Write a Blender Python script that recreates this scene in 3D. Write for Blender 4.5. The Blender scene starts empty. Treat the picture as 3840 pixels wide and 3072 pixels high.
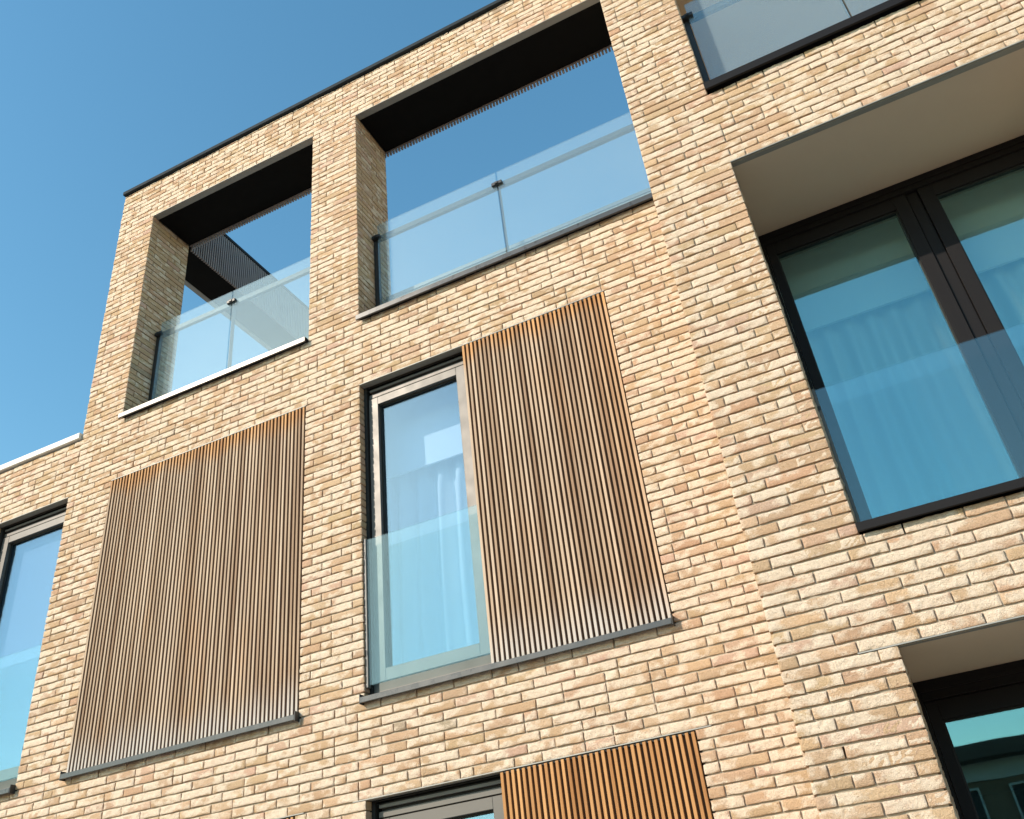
import bpy, math, random
import numpy as np
from mathutils import Matrix

# ------------------------------------------------------------------ camera, sky, sun
ZO = 1.6                                   # eye height: z values below are relative to the eye
scene = bpy.context.scene
cam_d = bpy.data.cameras.new('camera')
cam = bpy.data.objects.new('camera', cam_d)
scene.collection.objects.link(cam)
Rv = (0.8953642, 0.43282284, -0.1048205)
Uv = (0.31664459, -0.45323378, 0.83325587)
Fv = (-0.31314399, 0.77925832, 0.54286031)
cam.matrix_world = Matrix(((Rv[0], Uv[0], -Fv[0], 0), (Rv[1], Uv[1], -Fv[1], -5.0),
                           (Rv[2], Uv[2], -Fv[2], ZO), (0, 0, 0, 1)))
cam_d.sensor_width = 36
cam_d.lens = 3385.43 / 3840 * 36
cam_d.clip_start = 0.05
cam_d.clip_end = 2000
scene.camera = cam

SUN = np.array([-0.78, -1.0, 0.78]); SUN = SUN / np.linalg.norm(SUN)
el = math.asin(SUN[2]); az = math.atan2(SUN[0], SUN[1])
world = bpy.data.worlds.new('World'); scene.world = world; world.use_nodes = True
nt = world.node_tree; nt.nodes.clear()
sky = nt.nodes.new('ShaderNodeTexSky'); sky.sky_type = 'NISHITA'; sky.sun_disc = False
sky.sun_elevation = el; sky.sun_rotation = az
sky.air_density = 1.2; sky.dust_density = 0.35; sky.ozone_density = 2.0
bg = nt.nodes.new('ShaderNodeBackground'); bg.inputs[1].default_value = 0.15
wo = nt.nodes.new('ShaderNodeOutputWorld')
hs = nt.nodes.new('ShaderNodeHueSaturation'); hs.inputs['Saturation'].default_value = 1.26
tn = nt.nodes.new('ShaderNodeMix'); tn.data_type = 'RGBA'; tn.blend_type = 'MULTIPLY'; tn.inputs[0].default_value = 1.0
tn.inputs[7].default_value = (1.28, 1.27, 1.0, 1)
nt.links.new(sky.outputs[0], hs.inputs['Color']); nt.links.new(hs.outputs[0], tn.inputs[6]); nt.links.new(tn.outputs[2], bg.inputs[0])
nt.links.new(bg.outputs[0], wo.inputs[0])
sun_d = bpy.data.lights.new('sun', 'SUN'); sun_d.energy = 3.7; sun_d.angle = math.radians(0.5)
sun_d.color = (1.0, 0.86, 0.70)
sun = bpy.data.objects.new('sun', sun_d); scene.collection.objects.link(sun)
sun.location = (-20, -25, 20)
from mathutils import Vector
sun.rotation_euler = Vector(SUN).to_track_quat('Z', 'Y').to_euler()
vs = scene.view_settings
vs.view_transform = 'Standard'; vs.look = 'None'; vs.gamma = 1; vs.exposure = 0.6
scene.cycles.use_denoising = True; scene.cycles.denoising_input_passes = 'RGB_ALBEDO_NORMAL'; scene.cycles.denoising_prefilter = 'ACCURATE'
scene.cycles.max_bounces = 10; scene.cycles.transparent_max_bounces = 24
scene.cycles.diffuse_bounces = 5; scene.cycles.glossy_bounces = 5

rng = np.random.default_rng(11)
random.seed(11)
COL = scene.collection

# ------------------------------------------------------------------ materials
def new_mat(name):
    m = bpy.data.materials.new(name); m.use_nodes = True
    t = m.node_tree; t.nodes.clear()
    out = t.nodes.new('ShaderNodeOutputMaterial')
    return m, t, out

def N(t, typ, **kw):
    n = t.nodes.new(typ)
    for k, v in kw.items(): setattr(n, k, v)
    return n

def L(t, a, b): t.links.new(a, b)

def math_n(t, op, a, b=None, c=None, clamp=False):
    n = N(t, 'ShaderNodeMath', operation=op, use_clamp=clamp)
    for i, v in enumerate((a, b, c)):
        if v is None: continue
        if hasattr(v, 'links'): L(t, v, n.inputs[i])
        else: n.inputs[i].default_value = v
    return n.outputs[0]

def noise(t, vec, scale, detail=3, rough=0.55, dist=0.0):
    n = N(t, 'ShaderNodeTexNoise'); n.inputs['Scale'].default_value = scale
    n.inputs['Detail'].default_value = detail; n.inputs['Roughness'].default_value = rough
    n.inputs['Distortion'].default_value = dist
    L(t, vec, n.inputs['Vector'])
    return n.outputs['Fac']

def ramp(t, fac, stops):
    r = N(t, 'ShaderNodeValToRGB'); L(t, fac, r.inputs[0])
    e = r.color_ramp.elements
    while len(e) < len(stops): e.new(0.5)
    for k, (p, c) in zip(e, stops):
        k.position = p; k.color = (*c, 1) if len(c) == 3 else c
    return r.outputs[0]

def mixc(t, fac, a, b):
    n = N(t, 'ShaderNodeMix', data_type='RGBA')
    if hasattr(fac, 'links'): L(t, fac, n.inputs[0])
    else: n.inputs[0].default_value = fac
    for i, v in ((6, a), (7, b)):
        if hasattr(v, 'links'): L(t, v, n.inputs[i])
        else: n.inputs[i].default_value = (*v, 1)
    return n.outputs[2]

def bump(t, h, strength, dist):
    b = N(t, 'ShaderNodeBump'); b.inputs['Strength'].default_value = strength
    b.inputs['Distance'].default_value = dist; L(t, h, b.inputs['Height'])
    return b.outputs[0]

def pos(t):
    return N(t, 'ShaderNodeTexCoord').outputs['Object']

def principled(t, out):
    p = N(t, 'ShaderNodeBsdfPrincipled'); L(t, p.outputs[0], out.inputs[0])
    return p

def brick_material():
    m, t, out = new_mat('hand_moulded_brick')
    p = principled(t, out)
    at = N(t, 'ShaderNodeAttribute', attribute_name='Col')
    o = pos(t)
    f1 = noise(t, o, 75, 5, 0.72, 1.2)
    f2 = noise(t, o, 150, 4, 0.75, 0.8)
    f3 = noise(t, o, 26, 3, 0.6)
    mask = math_n(t, 'ADD', at.outputs['Alpha'], math_n(t, 'MULTIPLY', math_n(t, 'SUBTRACT', f1, 0.5), 1.5))
    mask = math_n(t, 'ADD', mask, math_n(t, 'MULTIPLY', math_n(t, 'SUBTRACT', f2, 0.5), 0.8))
    mr = N(t, 'ShaderNodeMapRange', interpolation_type='SMOOTHSTEP')
    mr.inputs['From Min'].default_value = 0.18; mr.inputs['From Max'].default_value = 0.95
    L(t, mask, mr.inputs['Value'])
    lime = mixc(t, f3, (0.68, 0.54, 0.415), (0.90, 0.785, 0.655))
    tan = mixc(t, math_n(t, 'MULTIPLY', f1, 0.5), at.outputs['Color'], (0.65, 0.465, 0.32))
    c = mixc(t, math_n(t, 'MULTIPLY', mr.outputs[0], 0.92), tan, lime)
    pits = ramp(t, f2, ((0.30, (0.52, 0.43, 0.34)), (0.42, (1, 1, 1))))
    mul = N(t, 'ShaderNodeMix', data_type='RGBA', blend_type='MULTIPLY'); mul.inputs[0].default_value = 1
    L(t, c, mul.inputs[6]); L(t, pits, mul.inputs[7])
    spk = ramp(t, noise(t, o, 330, 2, 0.8), ((0.30, (0.76, 0.73, 0.69)), (0.58, (1.08, 1.08, 1.08))))
    mu2 = N(t, 'ShaderNodeMix', data_type='RGBA', blend_type='MULTIPLY'); mu2.inputs[0].default_value = 1
    L(t, mul.outputs[2], mu2.inputs[6]); L(t, spk, mu2.inputs[7])
    L(t, mu2.outputs[2], p.inputs['Base Color'])
    p.inputs['Roughness'].default_value = 0.95
    p.inputs['Specular IOR Level'].default_value = 0.15
    hh = math_n(t, 'ADD', math_n(t, 'MULTIPLY', f1, 0.9), math_n(t, 'MULTIPLY', f2, 0.4))
    L(t, bump(t, hh, 1.0, 0.012), p.inputs['Normal'])
    return m

def simple(name, col, rough=0.6, metallic=0.0, var=0.12, scale=8, bump_s=0.0, bump_scale=60, spec=0.5, vec_scale=None):
    m, t, out = new_mat(name); p = principled(t, out)
    o = pos(t)
    if vec_scale:
        mp = N(t, 'ShaderNodeMapping'); mp.inputs['Scale'].default_value = vec_scale; L(t, o, mp.inputs[0]); o = mp.outputs[0]
    f = noise(t, o, scale, 4)
    a = tuple(max(0, c * (1 - var)) for c in col); b = tuple(min(1, c * (1 + var)) for c in col)
    L(t, mixc(t, f, a, b), p.inputs['Base Color'])
    rr = N(t, 'ShaderNodeMapRange'); L(t, noise(t, o, scale * 3, 3), rr.inputs['Value'])
    rr.inputs['To Min'].default_value = max(0.03, rough - 0.1); rr.inputs['To Max'].default_value = min(1, rough + 0.1)
    L(t, rr.outputs[0], p.inputs['Roughness'])
    p.inputs['Metallic'].default_value = metallic
    p.inputs['Specular IOR Level'].default_value = spec
    if bump_s: L(t, bump(t, noise(t, o, bump_scale, 3), bump_s, 0.003), p.inputs['Normal'])
    return m

def wood_material(name, fresh):
    """fresh 0..1: how much of the unweathered orange is left below the sheltered top."""
    m, t, out = new_mat(name); p = principled(t, out)
    o = pos(t)
    at = N(t, 'ShaderNodeAttribute', attribute_name='Col')      # r: slat random, g: height 0..1, b: side face
    sep = N(t, 'ShaderNodeSeparateColor'); L(t, at.outputs['Color'], sep.inputs[0])
    rnd, hgt, side = sep.outputs[0], sep.outputs[1], sep.outputs[2]
    mp = N(t, 'ShaderNodeMapping'); mp.inputs['Scale'].default_value = (60, 60, 2.2); L(t, o, mp.inputs[0])
    grain = noise(t, mp.outputs[0], 1.0, 5, 0.65)
    mp2 = N(t, 'ShaderNodeMapping'); mp2.inputs['Scale'].default_value = (2.6, 2.6, 0.9); L(t, o, mp2.inputs[0])
    patch = noise(t, mp2.outputs[0], 1.0, 4, 0.6)
    grey = mixc(t, grain, (0.315, 0.21, 0.135), (0.54, 0.405, 0.285))
    grey = mixc(t, math_n(t, 'MULTIPLY', rnd, 0.45), grey, (0.46, 0.375, 0.30))
    silver = mixc(t, grain, (0.40, 0.36, 0.33), (0.58, 0.53, 0.49))
    orange = mixc(t, grain, (0.38, 0.165, 0.05), (0.62, 0.34, 0.13))
    orange = mixc(t, math_n(t, 'MULTIPLY', rnd, 0.35), orange, (0.42, 0.25, 0.13))
    # sheltered top: orange runs down irregularly
    h2 = math_n(t, 'ADD', hgt, math_n(t, 'MULTIPLY', math_n(t, 'SUBTRACT', patch, 0.5), 0.16))
    h2 = math_n(t, 'ADD', h2, math_n(t, 'MULTIPLY', math_n(t, 'SUBTRACT', rnd, 0.5), 0.03))
    top = N(t, 'ShaderNodeMapRange', interpolation_type='SMOOTHSTEP'); L(t, h2, top.inputs['Value'])
    top.inputs['From Min'].default_value = 0.905 - 0.75 * fresh; top.inputs['From Max'].default_value = 0.985 - 0.75 * fresh
    pat = N(t, 'ShaderNodeMapRange', interpolation_type='SMOOTHSTEP'); L(t, patch, pat.inputs['Value'])
    pat.inputs['From Min'].default_value = 0.52; pat.inputs['From Max'].default_value = 0.80
    pat.inputs['To Max'].default_value = 0.42
    fac = math_n(t, 'MAXIMUM', top.outputs[0], pat.outputs[0])
    fac = math_n(t, 'MAXIMUM', fac, math_n(t, 'MULTIPLY', at.outputs['Alpha'], math_n(t, 'MULTIPLY_ADD', hgt, 0.7, 0.25), clamp=True))
    c = mixc(t, fac, grey, orange)
    mp3 = N(t, 'ShaderNodeMapping'); mp3.inputs['Scale'].default_value = (7, 7, 0.5); L(t, o, mp3.inputs[0])
    streak = ramp(t, math_n(t, 'ADD', math_n(t, 'MULTIPLY', noise(t, mp3.outputs[0], 1.0, 5, 0.7), 0.75), math_n(t, 'MULTIPLY', rnd, 0.25)),
                  ((0.33, (0.62, 0.55, 0.50)), (0.52, (0.92, 0.90, 0.88)), (0.68, (1.18, 1.18, 1.18))))
    mulw = N(t, 'ShaderNodeMix', data_type='RGBA', blend_type='MULTIPLY'); mulw.inputs[0].default_value = 1
    L(t, c, mulw.inputs[6]); L(t, streak, mulw.inputs[7]); c = mulw.outputs[2]
    bot = N(t, 'ShaderNodeMapRange', interpolation_type='SMOOTHSTEP'); L(t, h2, bot.inputs['Value'])
    bot.inputs['From Min'].default_value = 0.13; bot.inputs['From Max'].default_value = -0.02
    c = mixc(t, math_n(t, 'MULTIPLY', bot.outputs[0], 1.0 - 0.8 * fresh), c, silver)
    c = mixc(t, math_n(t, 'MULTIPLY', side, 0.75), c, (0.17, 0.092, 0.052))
    L(t, c, p.inputs['Base Color'])
    p.inputs['Roughness'].default_value = 0.7; p.inputs['Specular IOR Level'].default_value = 0.3
    L(t, bump(t, grain, 0.35, 0.002), p.inputs['Normal'])
    return m

def glass_material(name, f0, tint, film=0.0, filmcol=(0.6, 0.75, 0.8), coat=(0.9, 0.97, 1.0)):
    """Thin architectural glass: clear transmission plus a mirror coat with Schlick falloff and a pale film that paints in sky glare."""
    m, t, out = new_mat(name)
    g = N(t, 'ShaderNodeNewGeometry')
    dot = N(t, 'ShaderNodeVectorMath', operation='DOT_PRODUCT')
    L(t, g.outputs['Normal'], dot.inputs[0]); L(t, g.outputs['Incoming'], dot.inputs[1])
    c = math_n(t, 'ABSOLUTE', dot.outputs['Value'])
    fr = math_n(t, 'MULTIPLY_ADD', math_n(t, 'POWER', math_n(t, 'SUBTRACT', 1.0, c, clamp=True), 5.0), 1 - f0, f0)
    tr = N(t, 'ShaderNodeBsdfTransparent'); tr.inputs[0].default_value = (*tint, 1)
    gl = N(t, 'ShaderNodeBsdfGlossy'); gl.inputs['Roughness'].default_value = 0.012
    gl.inputs['Color'].default_value = (*coat, 1)
    o = pos(t)
    wave = noise(t, o, 1.3, 2)
    L(t, bump(t, wave, 0.03, 0.02), gl.inputs['Normal'])
    df = N(t, 'ShaderNodeBsdfDiffuse'); df.inputs[0].default_value = (*filmcol, 1)
    glare_film = math_n(t, 'MULTIPLY_ADD', noise(t, o, 1.6, 3, 0.5), film * 0.35, film * 0.83)  # pale diffuse layer painting milky sky glare onto the loggia glass
    m1 = N(t, 'ShaderNodeMixShader'); L(t, glare_film, m1.inputs[0]); L(t, tr.outputs[0], m1.inputs[1]); L(t, df.outputs[0], m1.inputs[2])
    mx = N(t, 'ShaderNodeMixShader'); L(t, fr, mx.inputs[0]); L(t, m1.outputs[0], mx.inputs[1]); L(t, gl.outputs[0], mx.inputs[2])
    L(t, mx.outputs[0], out.inputs[0])
    return m

def curtain_material():
    m, t, out = new_mat('sheer_curtain')
    d = N(t, 'ShaderNodeBsdfDiffuse'); d.inputs[0].default_value = (0.78, 0.78, 0.76, 1)
    tl = N(t, 'ShaderNodeBsdfTranslucent'); tl.inputs[0].default_value = (0.7, 0.7, 0.68, 1)
    mx = N(t, 'ShaderNodeMixShader'); mx.inputs[0].default_value = 0.06
    mp = N(t, 'ShaderNodeMapping'); mp.inputs['Scale'].default_value = (220, 220, 220); L(t, pos(t), mp.inputs[0])
    L(t, bump(t, noise(t, mp.outputs[0], 1, 2), 0.2, 0.001), d.inputs['Normal'])
    L(t, d.outputs[0], mx.inputs[1]); L(t, tl.outputs[0], mx.inputs[2]); L(t, mx.outputs[0], out.inputs[0])
    return m

M = {}
M['brick'] = brick_material()
M['mortar'] = simple('lime_mortar', (0.45, 0.385, 0.305), 0.95, var=0.15, scale=30, bump_s=0.6, bump_scale=300, spec=0.1)
M['core'] = simple('wall_core', (0.20, 0.16, 0.12), 0.95, spec=0.1)
M['plainbrick'] = simple('plain_brick_side', (0.45, 0.33, 0.22), 0.95, var=0.25, scale=18, bump_s=0.5, spec=0.1)
M['metal'] = simple('bronze_anodised_frame', (0.105, 0.098, 0.092), 0.46, metallic=0.15, var=0.10, scale=3)
M['sillmetal'] = simple('grey_coated_sill', (0.050, 0.053, 0.058), 0.29, metallic=0.0, var=0.10, scale=5)
M['darkframe'] = simple('dark_brown_frame', (0.0155, 0.0142, 0.0152), 0.45, metallic=0.0, var=0.12, scale=3, spec=0.1)
M['gasket'] = simple('black_gasket', (0.012, 0.012, 0.012), 0.7)
M['lintel'] = simple('zinc_coated_lintel', (0.30, 0.295, 0.275), 0.55, metallic=0.25, var=0.18, scale=6)
M['black'] = simple('black_soffit_board', (0.006, 0.0058, 0.0055), 0.8, var=0.15, scale=3, spec=0.1)
M['beige'] = simple('beige_soffit_board', (0.66, 0.55, 0.43), 0.85, var=0.06, scale=2.5, bump_s=0.1, bump_scale=150, spec=0.2)
M['coping'] = simple('pale_grey_coping', (0.60, 0.58, 0.55), 0.5, var=0.08, scale=5)
M['cap'] = simple('dark_grey_parapet_cap', (0.022, 0.030, 0.038), 0.8, metallic=0.0, spec=0.15, var=0.12, scale=4)
M['post'] = simple('black_steel_post', (0.03, 0.032, 0.036), 0.45, metallic=0.3)
M['rail'] = simple('grey_steel_rail', (0.17, 0.18, 0.19), 0.45, metallic=0.5)
M['channel'] = simple('grey_glass_channel', (0.15, 0.145, 0.14), 0.5, metallic=0.1)
M['screen'] = wood_material('dark_stained_screen', 0.0)
M['wood'] = wood_material('weathered_timber', 0.0)
M['woodfresh'] = wood_material('orange_timber', 1.0)
M['backing'] = simple('brown_backing_board', (0.135, 0.074, 0.043), 0.8, var=0.3, scale=5, vec_scale=(6, 6, 0.6), spec=0.2)
M['darkslat'] = simple('dark_brown_slats', (0.26, 0.225, 0.225), 0.7, var=0.25, scale=5)
M['pane'] = glass_material('window_glass', 0.20, (0.79, 0.86, 0.93), coat=(0.57, 0.82, 1.0))
M['balglass'] = glass_material('balustrade_glass', 0.10, (0.88, 0.94, 0.95), film=0.11, filmcol=(0.58, 0.74, 0.85), coat=(0.82, 0.95, 1.0))
M['guardglass'] = glass_material('guard_glass', 0.075, (0.87, 0.94, 0.95), film=0.008, filmcol=(0.5, 0.7, 0.8), coat=(0.75, 0.95, 1.0))
M['baypane'] = glass_material('bay_window_glass', 0.19, (0.77, 0.875, 0.885), coat=(0.50, 0.88, 0.93))
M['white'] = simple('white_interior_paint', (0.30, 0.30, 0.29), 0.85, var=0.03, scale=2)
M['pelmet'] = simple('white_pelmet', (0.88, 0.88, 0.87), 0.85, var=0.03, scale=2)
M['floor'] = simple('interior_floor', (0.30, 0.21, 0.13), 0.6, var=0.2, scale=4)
M['curtain'] = curtain_material()
M['paving'] = simple('concrete_paving', (0.25, 0.232, 0.205), 0.9, var=0.2, scale=2, bump_s=0.3)
M['oppbrick'] = simple('brown_brick', (0.15, 0.10, 0.065), 0.9, var=0.3, scale=9)
M['oppband'] = simple('grey_fascia', (0.42, 0.41, 0.39), 0.8, var=0.1)
M['oppframe'] = simple('white_window_frame', (0.42, 0.42, 0.40), 0.6, var=0.05)
M['eaves'] = simple('dark_eaves', (0.05, 0.035, 0.025), 0.8)

# ------------------------------------------------------------------ mesh helpers
class MB:
    def __init__(s): s.v = []; s.f = []; s.m = []; s.c = []
    def quad(s, pts, mi=0, col=(0.5, 0.5, 0.5, 1)):
        b = len(s.v); s.v += [tuple(p) for p in pts]; s.c += [col] * len(pts)
        s.f.append(tuple(range(b, b + len(pts)))); s.m.append(mi)
    def box(s, x0, x1, y0, y1, z0, z1, mi=0, col=(0.5, 0.5, 0.5, 1), sidecol=None, bevel=0.0):
        if bevel > 0 and min(x1 - x0, y1 - y0, z1 - z0) > 2.2 * bevel: return s.bbox(x0, x1, y0, y1, z0, z1, bevel, mi, col)
        b = len(s.v)
        P = [(x0, y0, z0), (x1, y0, z0), (x1, y1, z0), (x0, y1, z0), (x0, y0, z1), (x1, y0, z1), (x1, y1, z1), (x0, y1, z1)]
        for q in ((0, 3, 2, 1), (4, 5, 6, 7), (0, 1, 5, 4), (1, 2, 6, 5), (2, 3, 7, 6), (3, 0, 4, 7)):
            s.quad([P[i] for i in q], mi, col)
    def bbox(s, x0, x1, y0, y1, z0, z1, e, mi, col):
        # chamfered box: 6 inset faces, 12 edge strips, 8 corner triangles
        X, Y, Z = (x0, x1), (y0, y1), (z0, z1)
        def pt(i, j, k, ax):
            a = [X[i], Y[j], Z[k]]; sg = [1 if q == 0 else -1 for q in (i, j, k)]
            for q in range(3):
                if q != ax: a[q] += sg[q] * e
            return tuple(a)
        for ax in range(3):
            for sd in (0, 1):
                o = [q for q in range(3) if q != ax]
                loop = []
                for (a, b_) in ((0, 0), (1, 0), (1, 1), (0, 1)):
                    ix = [0, 0, 0]; ix[ax] = sd; ix[o[0]] = a; ix[o[1]] = b_
                    loop.append(pt(*ix, ax))
                s.quad(loop, mi, col)
        for ax in range(3):
            o = [q for q in range(3) if q != ax]
            for a in (0, 1):
                for b_ in (0, 1):
                    lo = [0, 0, 0]; lo[o[0]] = a; lo[o[1]] = b_
                    hi = list(lo); hi[ax] = 1
                    s.quad([pt(*lo, o[0]), pt(*hi, o[0]), pt(*hi, o[1]), pt(*lo, o[1])], mi, col)
        for i in (0, 1):
            for j in (0, 1):
                for k in (0, 1): s.quad([pt(i, j, k, 0), pt(i, j, k, 1), pt(i, j, k, 2)], mi, col)
    def build(s, name, mats, parent=None):
        me = bpy.data.meshes.new(name)
        v = np.array(s.v, dtype=float); v[:, 2] += ZO
        me.from_pydata(v.tolist(), [], s.f)
        for m in (mats if isinstance(mats, (list, tuple)) else [mats]): me.materials.append(m)
        me.polygons.foreach_set('material_index', s.m)
        ca = me.color_attributes.new('Col', 'FLOAT_COLOR', 'POINT')
        ca.data.foreach_set('color', np.array(s.c, dtype=np.float32).ravel())
        import bmesh
        bm = bmesh.new(); bm.from_mesh(me)
        bmesh.ops.remove_doubles(bm, verts=bm.verts, dist=1e-6)
        bmesh.ops.recalc_face_normals(bm, faces=bm.faces); bm.to_mesh(me); bm.free()
        o = bpy.data.objects.new(name, me); COL.objects.link(o)
        if parent: o.parent = parent; o.matrix_parent_inverse = parent.matrix_world.inverted()
        return o

def thing(name, label, cat, loc, group=None):
    o = bpy.data.objects.new(name, None); COL.objects.link(o)
    o.location = (loc[0], loc[1], loc[2] + ZO); o.empty_display_size = 0.2
    o['label'] = label; o['category'] = cat
    if group: o['group'] = group
    bpy.context.view_layer.update()
    return o

# ------------------------------------------------------------------ brickwork
def hash2(ix, iy, seed):
    h = (ix.astype(np.int64) * 374761393 + iy.astype(np.int64) * 668265263 + seed * 974634777) & 0x7fffffff
    h = (h ^ (h >> 13)) * 1274126177 & 0x7fffffff
    return ((h ^ (h >> 16)) & 0xffff) / 65535.0

def vnoise(x, y, seed=0):
    ix = np.floor(x); iy = np.floor(y); fx = x - ix; fy = y - iy
    fx = fx * fx * (3 - 2 * fx); fy = fy * fy * (3 - 2 * fy)
    ix = ix.astype(np.int64); iy = iy.astype(np.int64)
    a = hash2(ix, iy, seed); b = hash2(ix + 1, iy, seed); c = hash2(ix, iy + 1, seed); d = hash2(ix + 1, iy + 1, seed)
    return (a * (1 - fx) + b * fx) * (1 - fy) + (c * (1 - fx) + d * fx) * fy

CH = 0.0596; BED = 0.0110; PERP = 0.0080; MOD = 0.0895; REC = 0.0116

def lay_interval(a, b, left_short, right_short, prev, free_l=False, free_r=False):
    """A run of bricks (long = 3 modules, bat = 2, short = 1) from a to b; returns the list of (u0, u1)."""
    n = max(1, int(round((b - a) / MOD))); sc = (b - a) / n
    best = None
    for tr in range(60):
        seq = []; left = n
        first = True
        while left > 0:
            if first:
                w = [1] if left_short else ([3] if rng.random() < 0.72 else [2])
                if free_l: w = [int(rng.integers(1, 4))]
                k = min(w[0], left)
            else:
                k = rng.choice([3, 3, 3, 3, 2, 2, 1])
                if seq[-1] == 1 and k == 1: k = 3
                k = int(min(k, left))
            seq.append(k); left -= k; first = False
        pen = 0
        if not free_r and len(seq) > 1:
            if right_short != (seq[-1] == 1): pen += 1.5
        if len(seq) > 1 and seq[-1] == 1 and seq[-2] == 1: pen += 1
        us = a + np.cumsum(seq)[:-1] * sc
        if len(us) and len(prev):
            dd = np.abs(us[:, None] - prev[None, :]).min(axis=1)
            pen += 2 * (dd < 0.03).sum()
        if best is None or pen < best[0]: best = (pen, seq)
        if pen == 0: break
    out = []; u = a
    for k in best[1]:
        out.append((u, u + k * sc)); u += k * sc
    return out

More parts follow.
